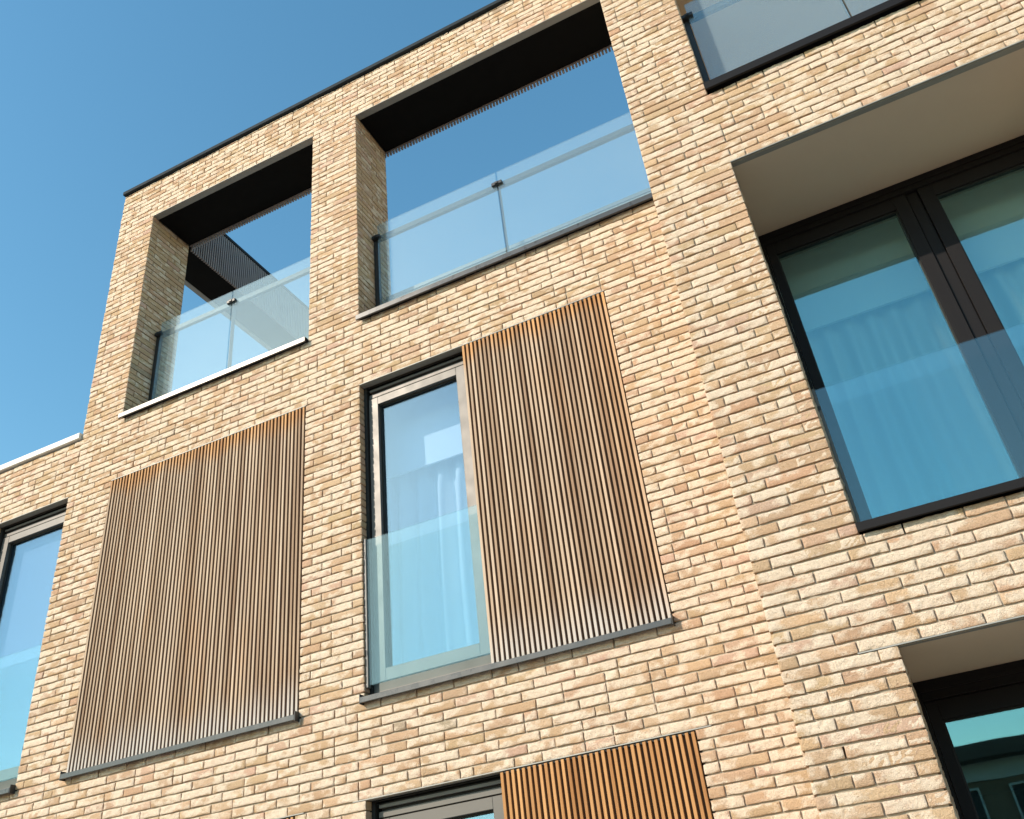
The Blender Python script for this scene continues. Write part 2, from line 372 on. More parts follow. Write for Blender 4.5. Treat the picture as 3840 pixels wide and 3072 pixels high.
class Bricks:
    """Collects bricks of several faces into one mesh (brick, mortar, core materials)."""
    def __init__(s): s.V = []; s.F = []; s.Fm = []; s.C = []; s.n = 0
    def add(s, V, F, mi, C):
        s.V.append(V); s.F.append(F + s.n); s.Fm.append(np.full(len(F), mi, np.int32)); s.C.append(C); s.n += len(V)
    def quads(s, pts, mi, col=(0.5, 0.5, 0.5, 0)):
        pts = np.asarray(pts, float).reshape(-1, 3); nq = len(pts) // 4
        s.add(pts, np.arange(nq * 4).reshape(nq, 4), mi, np.tile(np.array(col), (nq * 4, 1)))
    def box(s, x0, x1, y0, y1, z0, z1, mi):
        P = np.array([(x0, y0, z0), (x1, y0, z0), (x1, y1, z0), (x0, y1, z0), (x0, y0, z1), (x1, y0, z1), (x1, y1, z1), (x0, y1, z1)], float)
        s.add(P, np.array([(0, 3, 2, 1), (4, 5, 6, 7), (0, 1, 5, 4), (1, 2, 6, 5), (2, 3, 7, 6), (3, 0, 4, 7)]), mi, np.tile((.5, .5, .5, 0), (8, 1)))
    def bricks(s, O, U, Nn, lst, cell=0.0115, lime=0.0):
        """lst: (u0, u1, z0, z1, depth) in face coordinates; O origin, U along, Nn outward."""
        O = np.array(O, float); U = np.array(U, float); Nn = np.array(Nn, float); Zv = np.array((0, 0, 1.0))
        groups = {}
        for b in lst: groups.setdefault(max(3, int(round((b[1] - b[0]) / cell))), []).append(b)
        for nx, bs in groups.items():
            B = np.array(bs); nb = len(B); nz = 4
            e = 0.0035
            def param(n, ln):
                t = np.linspace(0, 1, n + 1)[None, :] * (ln - 2 * e)[:, None] + e
                return np.concatenate([np.zeros((nb, 1)), t, ln[:, None]], axis=1)
            lu = B[:, 1] - B[:, 0]; lz = B[:, 3] - B[:, 2]
            pu = param(nx, lu)[:, None, :]; pz = param(nz, lz)[:, :, None]
            nu, nzv = pu.shape[2], pz.shape[1]
            uu = np.broadcast_to(pu, (nb, nzv, nu)).copy(); zz = np.broadcast_to(pz, (nb, nzv, nu)).copy()
            off = rng.random((nb, 2)) * 200; off1 = off[:, 0][:, None, None]; off2 = off[:, 1][:, None, None]
            ang = np.where(rng.random(nb) < 0.8, rng.uniform(0.15, 0.75, nb), rng.uniform(-0.6, 0.0, nb))[:, None, None]
            ca, sa = np.cos(ang), np.sin(ang)
            a1 = uu * ca + zz * sa; a2 = -uu * sa + zz * ca
            # lime-smeared rough zone and smooth tan zone
            bias = rng.normal(0.02, 0.16, nb)[:, None, None]
            lown = vnoise(uu * 13 + off1, zz * 22 + off2, 3) * 0.65 + vnoise(uu * 34 + off1, zz * 48 + off2, 4) * 0.35
            endside = np.where(rng.random(nb) < 0.5, 1.0, -1.0)[:, None, None]
            tt = (uu / lu[:, None, None] - 0.5) * endside
            isheader = (lu < 0.12)[:, None, None]
            grad = np.where(isheader, -0.16, 0.55 * tt)
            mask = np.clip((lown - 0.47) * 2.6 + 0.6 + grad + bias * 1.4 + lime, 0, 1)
            ridge = 1 - np.abs(2 * vnoise(a1 * 16 + off1, a2 * 85 + off2, 5) - 1)
            r2 = vnoise(a1 * 45 + off2, a2 * 110 + off1, 6)
            low = vnoise(uu * 9 + off2, zz * 18 + off1, 7) - 0.5
            rough = 0.25 + 0.95 * mask
            d = low * 0.0026 + (ridge - 0.6) * 0.0038 * rough + (r2 - 0.5) * 0.0050 * rough
            d += (rng.normal(0, 0.0011, nb))[:, None, None]
            d += (uu - lu[:, None, None] / 2) * rng.normal(0, 0.006, nb)[:, None, None]
            edge = np.ones((nb, nzv, nu)) * 0
            edge[:, 0, :] = edge[:, -1, :] = 1; edge[:, :, 0] = edge[:, :, -1] = 1
            d -= edge * (0.0016 + 0.0022 * vnoise(uu * 40 + off1, zz * 40 + off2, 8))
            # wavering arrises, ragged along the lower edge
            wz = (vnoise(uu * 22 + off1, zz * 4 + off2, 9) - 0.5)
            jz = np.zeros_like(zz); jz[:, 0, :] = 0.0042; jz[:, 1, :] = 0.003; jz[:, -1, :] = 0.0022
            zz += wz * jz - jz * 0.15
            ju = np.zeros_like(uu); ju[:, :, 0] = ju[:, :, -1] = 0.003
            uu += (vnoise(uu * 4 + off2, zz * 60 + off1, 10) - 0.5) * ju
            P = (O + (B[:, 0][:, None, None] + uu)[..., None] * U + (B[:, 2][:, None, None] + zz)[..., None] * Zv + d[..., None] * Nn)
            V = P.reshape(nb, -1, 3); nv = V.shape[1]
            idx = np.arange(nv).reshape(nzv, nu)
            f = np.stack([idx[:-1, :-1], idx[:-1, 1:], idx[1:, 1:], idx[1:, :-1]], -1).reshape(-1, 4)
            ringi = np.concatenate([idx[0, :], idx[1:, -1], idx[-1, -2::-1], idx[-2:0:-1, 0]])
            top = V[:, ringi]
            nr = len(ringi)
            back = top - (top - O) @ Nn[:, None] * Nn - B[:, 4][:, None, None] * Nn
            mid = top * 0.75 + back * 0.25
            allv = np.concatenate([V, top, mid, back], axis=1)
            i0 = nv + np.arange(nr); i1 = nv + (np.arange(nr) + 1) % nr
            f2 = np.stack([i0, i0 + nr, i1 + nr, i1], -1); f3 = np.stack([i0 + nr, i0 + 2 * nr, i1 + 2 * nr, i1 + nr], -1)
            ff = np.concatenate([f, f2, f3])
            tot = allv.shape[1]
            # brick tints
            pal = np.array([(0.54, 0.372, 0.235), (0.59, 0.415, 0.265), (0.56, 0.38, 0.265), (0.61, 0.435, 0.295), (0.54, 0.345, 0.23), (0.59, 0.40, 0.31), (0.36, 0.29, 0.225)])
            pi = rng.choice(len(pal), nb, p=(.27, .24, .17, .15, .07, .093, .007))
            tint = pal[pi] * (1 + rng.normal(0, 0.055, (nb, 1))) * (1 + rng.normal(0, 0.018, (nb, 3)))
            colr = np.zeros((nb, tot, 4)); colr[:, :, :3] = tint[:, None, :]
            colr[:, :nv, 3] = mask.reshape(nb, -1); colr[:, nv:, 3] = 0.18
            base = (np.arange(nb) * tot)[:, None, None]
            s.add(allv.reshape(-1, 3), (ff[None] + base).reshape(-1, 4), 0, colr.reshape(-1, 4))
    def face(s, O, U, Nn, u0, u1, z0, z1, openings, anchor, depths=None, start=None, cell=0.0115, free=(True, True), weep=0, lime=0.0, corner_l=None):
        """Lay a brick face. openings: (ua, ub, za, zb). depths: dict (u, course) -> depth given to the brick that turns the corner."""
        O = np.array(O, float); U = np.array(U, float); Nn = np.array(Nn, float)
        k0 = int(math.floor((z0 - anchor) / CH + 1e-6)); k1 = int(math.ceil((z1 - anchor) / CH - 1e-6))
        lst = []; prev = np.array([]); weeps = []
        for k in range(k0, k1):
            zb = anchor + k * CH; zt = zb + CH; zm = (zb + zt) / 2
            if zt > z1 + 0.02 or zb < z0 - 0.02: pass
            cuts = sorted((max(a, u0), min(b, u1)) for a, b, za, zc in openings if za < zm < zc)
            iv = []; c = u0
            for a, b in cuts:
                if a > c + 0.02: iv.append((c, a))
                c = max(c, b)
            if c < u1 - 0.02: iv.append((c, u1))
            joints = []
            for (a, b) in iv:
                aa = a
                if start and abs(a - u0) < 1e-6 and (k in start): aa = a + start[k]
                fl = abs(a - u0) < 1e-6 and free[0]; frr = abs(b - u1) < 1e-6 and free[1]
                par = (k % 2 == 0)
                if rng.random() < 0.10: par = not par
                segs = lay_interval(aa, b, par, (not par), prev, fl, frr)
                for i, (p, q) in enumerate(segs):
                    joints.append(q)
                    jl = PERP * rng.uniform(0.7, 1.2) / 2; jr = PERP * rng.uniform(0.7, 1.2) / 2
                    lo = p + (jl if (i > 0 or (fl and not corner_l) or aa != a) else 0.0)
                    hi = q - (jr if (i < len(segs) - 1 or frr) else 0.0)
                    dep = 0.03
                    if i == 0 and not fl and aa == a:
                        dep = 0.26 if (q - p) < 0.12 else 0.0855
                        if depths is not None: depths[(round(a, 3), k)] = dep
                    if i == len(segs) - 1 and not frr: dep = 0.26 if (q - p) < 0.12 else 0.0855
                    zt_ = min(zt, z1 + 0.012)
                    lst.append((lo, hi, zb + BED / 2 + rng.normal(0, 0.0006), zt_ - BED / 2 + rng.normal(0, 0.0006), dep))
                    if weep and i < len(segs) - 1 and rng.random() < weep: weeps.append((k, q))
            prev = np.array(joints)
        s.bricks(O, U, Nn, lst, cell, lime)
        # mortar: one recessed sheet, broken by the openings and by open (weep) perpends
        wk = {}
        for k, q in weeps: wk.setdefault(k, []).append(q)
        Zv = np.array((0, 0, 1.0)); qs = []
        for k in range(k0, k1):
            zb = anchor + k * CH; zt = zb + CH; zm = (zb + zt) / 2
            cuts = sorted((max(a, u0), min(b, u1)) for a, b, za, zc in openings if za < zm < zc)
            iv = []; c = u0
            for a, b in cuts:
                if a > c + 0.02: iv.append((c, a))
                c = max(c, b)
            if c < u1 - 0.02: iv.append((c, u1))
            for (a, b) in iv:
                a2 = a + (REC if not (abs(a - u0) < 1e-6 and free[0]) else 0); b2 = b - (REC if not (abs(b - u1) < 1e-6 and free[1]) else 0)
                for (za, zc, holes) in ((zb - 0.006, zb + 0.006, []), (zb + 0.006, zt - 0.006, wk.get(k, []))):
                    if zc > z1 + 0.005: continue
                    us = list(np.arange(a2, b2, 0.07)) + [b2]
                    us = [u for u in us if all(abs(u - h) > 0.02 for h in holes)]
                    for h in holes:
                        if a2 < h < b2: us += [h - 0.006, h + 0.006]
                    us = sorted(us)
                    for i in range(len(us) - 1):
                        if any(abs((us[i] + us[i + 1]) / 2 - h) < 0.001 for h in holes): continue
                        d = []
                        for (uu_, zz_) in ((us[i], za), (us[i + 1], za), (us[i + 1], zc), (us[i], zc)):
                            r = REC + 0.004 * (float(hash2(np.array([int(uu_ * 1000)]), np.array([int(zz_ * 1000)]), 5)[0]) - 0.35)
                            d.append(O + U * uu_ + Zv * zz_ - Nn * r)
                        qs += d
        if qs: s.quads(qs, 1)
        return lst
    def core(s, xr, zr, y0, y1, openings, mi=2, inset=0.03):
        ops = [(a - inset, b + inset, c - inset, d + inset) for a, b, c, d in openings]
        xs = sorted(set([xr[0], xr[1]] + [min(max(v, xr[0]), xr[1]) for o in ops for v in o[:2]]))
        zs = sorted(set([zr[0], zr[1]] + [min(max(v, zr[0]), zr[1]) for o in ops for v in o[2:]]))
        for j in range(len(zs) - 1):
            run = None
            for i in range(len(xs) - 1):
                xm = (xs[i] + xs[i + 1]) / 2; zm = (zs[j] + zs[j + 1]) / 2
                solid = not any(a < xm < b and c < zm < d for a, b, c, d in ops)
                if solid:
                    if run is None: run = xs[i]
                if (not solid or i == len(xs) - 2) and run is not None:
                    e = xs[i + 1] if solid else xs[i]
                    s.box(run, e, y0, y1, zs[j], zs[j + 1], mi); run = None
    def build(s, name, mats, parent):
        V = np.concatenate(s.V); F = np.concatenate(s.F).astype(np.int32); Mi = np.concatenate(s.Fm); C = np.concatenate(s.C).astype(np.float32)
        V[:, 2] += ZO
        me = bpy.data.meshes.new(name)
        me.vertices.add(len(V)); me.vertices.foreach_set('co', V.astype(np.float32).ravel())
        me.loops.add(F.size); me.loops.foreach_set('vertex_index', F.ravel())
        me.polygons.add(len(F)); me.polygons.foreach_set('loop_start', np.arange(0, F.size, 4, dtype=np.int32))
        me.polygons.foreach_set('loop_total', np.full(len(F), 4, np.int32))
        me.polygons.foreach_set('material_index', Mi)
        me.polygons.foreach_set('use_smooth', (Mi == 0))
        me.update(calc_edges=True)
        ca = me.color_attributes.new('Col', 'FLOAT_COLOR', 'POINT'); ca.data.foreach_set('color', C.ravel())
        for m in mats: me.materials.append(m)
        o = bpy.data.objects.new(name, me); COL.objects.link(o)
        if parent: o.parent = parent; o.matrix_parent_inverse = parent.matrix_world.inverted()
        return o

# ------------------------------------------------------------------ dimensions (metres, z from the eye)
GZ = -1.6
XW = -6.38                       # left end of the roof storey
XS = -0.574                      # left edge of the projecting bay
YB = -0.71                       # face of the projecting bay
ST, SB = 4.203, 1.6998           # window head / bottom, middle storey
GT, GB = 1.1038, -1.35           # the same, ground storey
LT, LB = 7.481, 4.8586           # loggia head / bottom
ZTOP = 8.03
ZCOP = 4.805
LD = 0.546                       # depth of the loggia frame
AB = 4.214                       # course anchor of the bay
BT, BB = 4.214, 1.651            # bay window
B2T, B2B = 4.214 - 52 * CH, -1.3
B0T, B0B = 7.49, 4.214 + 11 * CH
BL, BR = -0.055, 1.915

building = thing('apartment_building', 'sunlit tan brick apartment building with timber shutters, loggias and dark framed windows', 'building', (-2.0, 0.3, GZ))
opsA = [(-7.345, -6.42, SB, ST), (-5.90, -3.805, SB, ST), (-3.288, -1.18, SB, ST),
        (-7.345, -6.42, GB, GT), (-5.90, -3.818, GB, GT), (-3.29, -1.185, GB, GT),
        (-5.89, -3.795, LB, LT), (-3.282, XS + 0.01, LB, LT)]
opsB = [(BL, BR, BB, BT), (BL, BR, B2B, B2T), (BL, BR, B0B, B0T)]

# front wall
A = Bricks(); dA = {}
notch = [(-9.6, XW, ZCOP, 99)]
A.face((0, 0, 0), (1, 0, 0), (0, -1, 0), -9.5, XS, GZ, ZTOP, opsA + notch, ST, depths=dA, free=(True, True), weep=0.004)
# loggia jambs (left sides, facing right)
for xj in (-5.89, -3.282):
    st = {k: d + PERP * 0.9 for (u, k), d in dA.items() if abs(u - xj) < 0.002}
    A.face((xj, 0, 0), (0, 1, 0), (1, 0, 0), 0.0, LD, LB, LT, [], ST, start=st, free=(False, False), lime=-0.4)  # less lime: bricks coloured browner to stand in for jamb shade
# right jambs, seen only from the left
for xj in (-3.795,):
    A.face((xj, 0, 0), (0, 1, 0), (-1, 0, 0), 0.27, LD, LB, LT, [], ST, free=(True, False))
for a, b, c, d in opsA[:6]:
    for x in (a - REC, b + REC):
        A.quads([(x, 0.012, c), (x, 0.12, c), (x, 0.12, d), (x, 0.012, d)], 1)
A.core((-9.5, XS), (GZ, LB - 0.02), 0.05, 0.30, opsA)
A.core((XW + 0.03, XS), (LB - 0.02, LT + 0.03), 0.05, LD - 0.03, opsA)
A.core((XW + 0.03, XS), (LT + 0.03, ZTOP - 0.01), 0.05, LD - 0.03, [])
# left end of the roof storey, plain
A.quads([(XW, 0.03, ZCOP), (XW, LD, ZCOP), (XW, LD, ZTOP), (XW, 0.03, ZTOP)], 3)
A.quads([(XW, LD, ZCOP), (-5.89, LD, ZCOP), (-5.89, LD, LT), (XW, LD, LT)], 3)
A.quads([(-3.795, LD, ZCOP), (-3.282, LD, ZCOP), (-3.282, LD, LT), (-3.795, LD, LT)], 3)
wall_a = A.build('brick_wall', [M['brick'], M['mortar'], M['core'], M['plainbrick']], building)

# projecting bay
Bk = Bricks(); dB = {}
Bk.face((0, YB, 0), (1, 0, 0), (0, -1, 0), XS, 4.6, GZ, 9.4, opsB, AB, depths=dB, free=(False, True), weep=0.02)
st = {k: d + PERP * 0.9 for (u, k), d in dB.items() if abs(u - BL) < 0.002}
for c, d in ((BB, BT), (B2B, B2T), (B0B, B0T)):
    Bk.face((BL, YB, 0), (0, 1, 0), (1, 0, 0), 0.0, 0.775, c, d, [], AB, start=st, free=(False, True), cell=0.02)
st = {k: d + PERP * 0.9 for (u, k), d in dB.items() if abs(u - XS) < 0.002}
Bk.face((XS, YB, 0), (0, 1, 0), (-1, 0, 0), 0.0, 0.71, GZ, 9.4, [], AB, start=st, free=(False, True), cell=0.02)
Bk.face((XS, 0, 0), (0, 1, 0), (-1, 0, 0), 0.0, 2.4, LB, 9.4, [], AB, free=(True, True), cell=0.03)
for a, b, c, d in opsB:
    Bk.quads([(b + REC, YB + .012, c), (b + REC, 0.07, c), (b + REC, 0.07, d), (b + REC, YB + .012, d)], 3)
Bk.core((XS + 0.03, 4.6), (GZ, 9.4), YB + 0.05, 0.30, opsB)
Bk.box(XS + 0.03, XS + 0.3, 0.30, 2.4, LB, 9.4, 2)
wall_b = Bk.build('brick_wall', [M['brick'], M['mortar'], M['core'], M['plainbrick']], building)
wall_b['label'] = 'projecting bay of tan brickwork'

# ------------------------------------------------------------------ trims of the front
def part(name, mb, mats, parent=None): return mb.build(name, mats, parent or building)

def lintel(x0, x1, y0, y1, z, parent, extra=0.0):
    b = MB(); b.box(x0 - extra, x1 + extra, y0 - 0.0035, y1, z - 0.0035, z + 0.0025)
    return part('lintel', b, M['lintel'], parent)

def sill(x0, x1, yf, yb, zt, zl, parent, mat, caps=True):
    b = MB()
    b.box(x0, x1, yf, yf + 0.006, zl, zt, bevel=0.0015)                                  # drip lip
    b.quad([(x0, yf + 0.006, zt - 0.001), (x1, yf + 0.006, zt - 0.001), (x1, yb, zt + 0.012), (x0, yb, zt + 0.012)])
    b.quad([(x0, yf + 0.006, zt - 0.005), (x0, yb, zt + 0.008), (x1, yb, zt + 0.008), (x1, yf + 0.006, zt - 0.005)])
    b.box(x0, x1, yf + 0.006, yf + 0.016, zl, zl + 0.004)
    s = part('sill', b, mat, parent)
    if caps:
        for x in (x0, x1):
            c = MB(); w = 0.007
            xa, xb = (x - w, x - 0.0005) if x == x0 else (x + 0.0005, x + w)
            c.box(xa, xb, yf + 0.002, 0.03, zl - 0.006, zt + 0.022, bevel=0.0012)
            s2 = c.build('end_cap', M['post'], parent)
    return s

def frame_rect(mb, x0, x1, z0, z1, w, y0, y1, mi=0, wb=None, wt=None):
    wb = wb or w; wt = wt or w
    mb.box(x0, x0 + w, y0, y1, z0, z1, mi, bevel=0.002); mb.box(x1 - w, x1, y0, y1, z0, z1, mi, bevel=0.002)
    mb.box(x0 + w, x1 - w, y0 + 0.0005, y1, z1 - wt, z1, mi, bevel=0.002); mb.box(x0 + w, x1 - w, y0 + 0.0005, y1, z0, z0 + wb, mi, bevel=0.002)

def glass_box(name, x0, x1, y, z0, z1, th, parent, mat):
    b = MB(); b.box(x0, x1, y, y + th, z0, z1)
    return b.build(name, mat, parent)

def casement(x0, x1, zb, zt, sill_top, mat, label=None, gx1=None):
    """One tall casement in the left part of an opening, head tracks above, sill below."""
    w = bpy.data.objects.new('window', None); COL.objects.link(w); w.parent = building
    w.location = (0, 0, 0); w.matrix_parent_inverse = building.matrix_world.inverted(); bpy.context.view_layer.update()
    if label: w['label'] = label
    f = MB()
    wide = (gx1 if gx1 else x1)
    xl = x0 + 0.034
    # black jamb liner and pocket over the head
    f.box(x0 - 0.02, x0 + 0.026, 0.066, 0.15, zb, zt + 0.05, 1)
    f.box(x0 - 0.02, wide + 0.02, 0.13, 0.2, zt - 0.045, zt + 0.07, 1)
    f.box(x0 + 0.026, wide, 0.062, 0.070, zt - 0.014, zt - 0.010, 1); f.box(x0 + 0.026, wide, 0.085, 0.09, zt - 0.03, zt - 0.024, 1)
    # head: thin bar, rail, then the sash
    f.box(x0 + 0.046, wide, 0.078, 0.12, zt - 0.052, zt - 0.031, 0, bevel=0.0015)
    f.box(x0 + 0.05, wide, 0.105, 0.15, zt - 0.066, zt - 0.052, 1)
    f.box(x0 + 0.036, wide, 0.09, 0.15, zt - 0.104, zt - 0.068, 0, bevel=0.002)
    f.box(x0 + 0.04, wide, 0.11, 0.15, zt - 0.113, zt - 0.104, 1)
    f.box(x0 + 0.026, xl, 0.115, 0.15, zb + 0.1, zt - 0.11, 1)
    frame_rect(f, xl, x1, zb + 0.13, zt - 0.112, 0.082, 0.085, 0.16, 0, wb=0.083, wt=0.068)
    gx, gX, gz, gZ = xl + 0.082, x1 - 0.082, zb + 0.213, zt - 0.180
    f.box(gx, gx + 0.013, 0.118, 0.15, gz, gZ, 1); f.box(gx + 0.013, gX, 0.118, 0.15, gZ - 0.012, gZ, 1)
    f.box(gX - 0.005, gX, 0.118, 0.15, gz, gZ - 0.012, 1)
    f.box(x0 + 0.026, wide, 0.08, 0.15, zb + 0.012, zb + 0.122, 0, bevel=0.002)     # bottom rail
    f.box(x0 + 0.026, wide, 0.11, 0.15, zb + 0.122, zb + 0.131, 1)
    f.build('frame', [mat, M['gasket']], w)
    b = MB(); b.box(gx, gX, 0.130, 0.1345, gz, gZ); b.build('pane', M['pane'], w)
    return w

win1 = casement(-7.345, -6.42, SB, ST, 1.7156, M['metal'], 'narrow tall window at the far left edge')
sill(-7.345, -6.42, -0.05, 0.10, 1.7156, 1.680, win1, M['sillmetal'])
lintel(-7.345, -6.42, 0.0, 0.062, ST, win1, 0.0)
win2 = casement(-3.288, -2.385, SB, ST, 1.7156, M['metal'], 'tall window half covered by the open shutter', gx1=-2.30)
sill(-3.288, -1.18, -0.05, 0.10, 1.7156, 1.680, win2, M['sillmetal'])
lintel(-3.288, -1.18, 0.0, 0.062, ST, win2)
win3 = casement(-3.29, -2.39, GB, GT, 0, M['metal'], 'ground floor window at the bottom edge', gx1=-2.30)
sill(-3.29, -1.185, -0.05, 0.10, GB + 0.016, GB - 0.02, win3, M['sillmetal'])
lintel(-3.29, -1.185, 0.0, 0.062, GT, win3, 0.09)
w4 = casement(-5.90, -3.82, SB, ST, 1.7156, M['metal'])
w4['label'] = 'window wholly covered by the closed shutter'
sill(-5.90, -3.805, -0.05, 0.10, 1.7156, 1.680, w4, M['sillmetal'])
lintel(-5.90, -3.805, 0.0, 0.062, ST, w4)
lintel(-5.90, -3.818, 0.0, 0.062, GT, building, 0.07)

# loggia sills, lintels, soffits
sill(-5.89, -3.795, -0.05, 0.30, 4.8825, 4.835, building, M['sillmetal'], caps=False)
sill(-3.282, XS - 0.004, -0.05, 0.30, 4.8825, 4.835, building, M['sillmetal'], caps=False)
lintel(-5.89, -3.795, 0.0, 0.07, LT, building)
lintel(-3.282, XS - 0.004, 0.0, 0.07, LT, building)
b = MB()
b.box(-5.885, -3.80, 0.0705, LD, LT + 0.001, LT + 0.02)
b.box(-3.277, XS - 0.004, 0.0705, LD, LT + 0.001, LT + 0.02)
b.box(-6.32, -5.90, LD + 0.002, 4.5, LT + 0.001, LT + 0.02)
part('soffit', b, M['black'])
b = MB(); b.box(XW - 0.004, -6.3205, LD + 0.002, 4.5, LT - 0.0035, LT + 0.0025); part('lintel', b, M['lintel'])
# roof frame behind: left side beam with its corner post
b = MB()
b.box(XW, -5.92, LD + 0.002, 4.5, LT + 0.02, ZTOP)
b.box(XW, -5.90, 4.5, 5.0, ZCOP, ZTOP)
part('roof_beam', b, M['plainbrick'])
# slatted screens round the inside of the roof frame
def slat_col(i, n, side=0): return (random.random(), 0.5, side, 0)
b = MB(); y = LD + 0.036
while y < 4.5:
    b.box(-5.90, -5.878, y, y + 0.018, LT - 0.05, ZTOP + 0.02, 0, (random.random(), 0.5, 0, 1)); y += 0.0345
b.box(-5.918, -5.901, LD + 0.03, 4.5, LT - 0.03, ZTOP + 0.02, 1)
part('slatted_screen', b, [M['darkslat'], M['black']])
b = MB(); x = -5.86
while x < XS - 0.03:
    b.box(x, x + 0.0185, LD + 0.012, LD + 0.034, LT - 0.048, ZTOP + 0.02, 0, (random.random(), 0.5, 0, 1)); x += 0.0345
b.box(-5.88, XS - 0.006, LD + 0.002, LD + 0.0115, LT - 0.016, ZTOP + 0.02, 0)
part('slatted_screen', b, [M['darkslat'], M['black']])
# parapet cap, pale coping of the lower roof
b = MB()
b.box(XW - 0.012, XS - 0.006, -0.032, 0.06, ZTOP + 0.018, ZTOP + 0.066, bevel=0.003)
b.box(XW - 0.012, XS - 0.006, 0.0601, LD + 0.06, ZTOP + 0.03, ZTOP + 0.066)
b.box(XW - 0.012, -5.87, LD + 0.0601, 5.0, ZTOP + 0.03, ZTOP + 0.066)
part('parapet_cap', b, M['cap'])
b = MB(); b.box(-9.5, XW - 0.004, -0.032, 0.34, ZCOP + 0.002, ZCOP + 0.066, bevel=0.004); part('coping', b, M['coping'])
# brick upstand with metal cap behind the wide balustrade
b = MB(); b.box(-3.26, XS - 0.01, 0.42, 0.53, LB, 5.36); part('upstand', b, M['white'])
b = MB(); b.box(-3.26, XS - 0.01, 0.41, 0.54, 5.3605, 5.40, bevel=0.002); part('upstand_cap', b, M['rail'])
# roof deck behind
b = MB(); b.box(-9.4, XS + 0.02, 0.31, 7.0, 4.55, 4.78); part('roof_deck', b, M['paving'])

# ------------------------------------------------------------------ bay openings
for (zt, nm) in ((BT, 'mid'), (B2T, 'low'), (B0T, 'top')):
    lintel(BL, BR, YB, YB + 0.052, zt, building, 0.17 if nm == 'low' else 0.0)
b = MB(); b.box(BL + 0.002, BR + 0.012, YB + 0.0525, 0.20, BT + 0.001, BT + 0.02); part('soffit', b, M['beige'])['label'] = 'beige soffit over the big right window'
b = MB(); b.box(BL + 0.002, BR + 0.012, YB + 0.0525, 0.20, B2T + 0.001, B2T + 0.02); part('soffit', b, M['beige'])['label'] = 'beige soffit in the bottom right corner'
b = MB(); b.box(BL - 0.25, BR + 0.25, YB + 0.0525, 1.70, B0T + 0.001, B0T + 0.02); part('soffit', b, M['beige'])
b = MB(); b.box(BL - 0.25, BR + 0.25, 1.70, 1.75, B0B, B0T); b.box(BL - 0.27, BL - 0.02, 0.08, 1.7, B0B, B0T); b.box(BR + 0.03, BR + 0.27, 0.08, 1.7, B0B, B0T)
part('loggia_wall', b, M['beige'])
b = MB(); b.box(BL + 0.01, BR - 0.01, YB + 0.13, 0.075, B0B + 0.001, B0B + 0.06); b.box(BL - 0.25, BR + 0.25, 0.0755, 1.7, B0B - 0.3, B0B + 0.06); part('loggia_floor', b, M['coping'])
sill(BL, BR, YB - 0.037, 0.08, 1.693, 1.6494, building, M['darkframe'], caps=False)
sill(BL, BR, YB - 0.045, YB + 0.12, 4.937, 4.873, building, M['darkframe'], caps=False)

def bay_window(zb, zt, label):
    w = bpy.data.objects.new('window', None); COL.objects.link(w); w.parent = building
    w.matrix_parent_inverse = building.matrix_world.inverted(); bpy.context.view_layer.update()
    w['label'] = label
    f = MB(); y0 = 0.075
    x0, x1 = BL, BR; gl = 0.022
    a, m1, m2, c = x0 + 0.075, 0.812, 1.058, x1 - 0.075
    f.box(x0 - 0.02, x0 + 0.018, 0.068, 0.17, zb, zt, 0, bevel=0.002); f.box(x1 - 0.018, x1 + 0.02, 0.068, 0.17, zb, zt, 0, bevel=0.002)
    f.box(x0 + 0.018, x1 - 0.018, 0.068, 0.17, zt - 0.10, zt, 0, bevel=0.002)
    f.box(x0 + 0.018, x1 - 0.018, 0.060, 0.068, zt - 0.055, zt - 0.035, 0); f.box(x0 + 0.018, x1 - 0.018, 0.061, 0.068, zt - 0.098, zt - 0.088, 0)
    f.box(x0 + 0.018, x1 - 0.018, 0.068, 0.17, zb, zb + 0.07, 0)
    z0, z1 = zb + 0.07, zt - 0.103
    f.box(0.902, 0.968, 0.094, 0.17, z0, z1, 0)                                        # fixed mullion between the leaves
    for (p, q) in ((x0 + 0.02, 0.897), (0.973, x1 - 0.02)):
        w_ = 0.084; lw = 0.057 if p < 0 else w_; rw = w_ if p < 0 else 0.057
        f.box(p, p + lw, y0, 0.16, z0, z1, 0, bevel=0.002); f.box(q - rw, q, y0, 0.16, z0, z1, 0, bevel=0.002)
        f.box(p + lw, q - rw, y0 + 0.0005, 0.16, z1 - 0.095, z1, 0, bevel=0.002); f.box(p + lw, q - rw, y0 + 0.0005, 0.16, z0, z0 + 0.09, 0, bevel=0.002)
        f.box(p + lw, p + lw + 0.008, 0.092, 0.15, z0 + 0.09, z1 - 0.095, 1); f.box(q - rw - 0.008, q - rw, 0.092, 0.15, z0 + 0.09, z1 - 0.095, 1)
        f.box(p + lw + 0.008, q - rw - 0.008, 0.092, 0.15, z1 - 0.103, z1 - 0.095, 1)
        pn = MB(); pn.box(p + lw, q - rw, 0.106, 0.1105, z0 + 0.09, z1 - 0.095); pn.build('pane', M['baypane'], w)
    f.build('frame', [M['darkframe'], M['gasket']], w)
    return w
bay_window(1.70, BT, 'big dark framed double window under the beige soffit')
bay_window(B2B, B2T, 'dark framed window in the bottom right corner, reflecting a building')

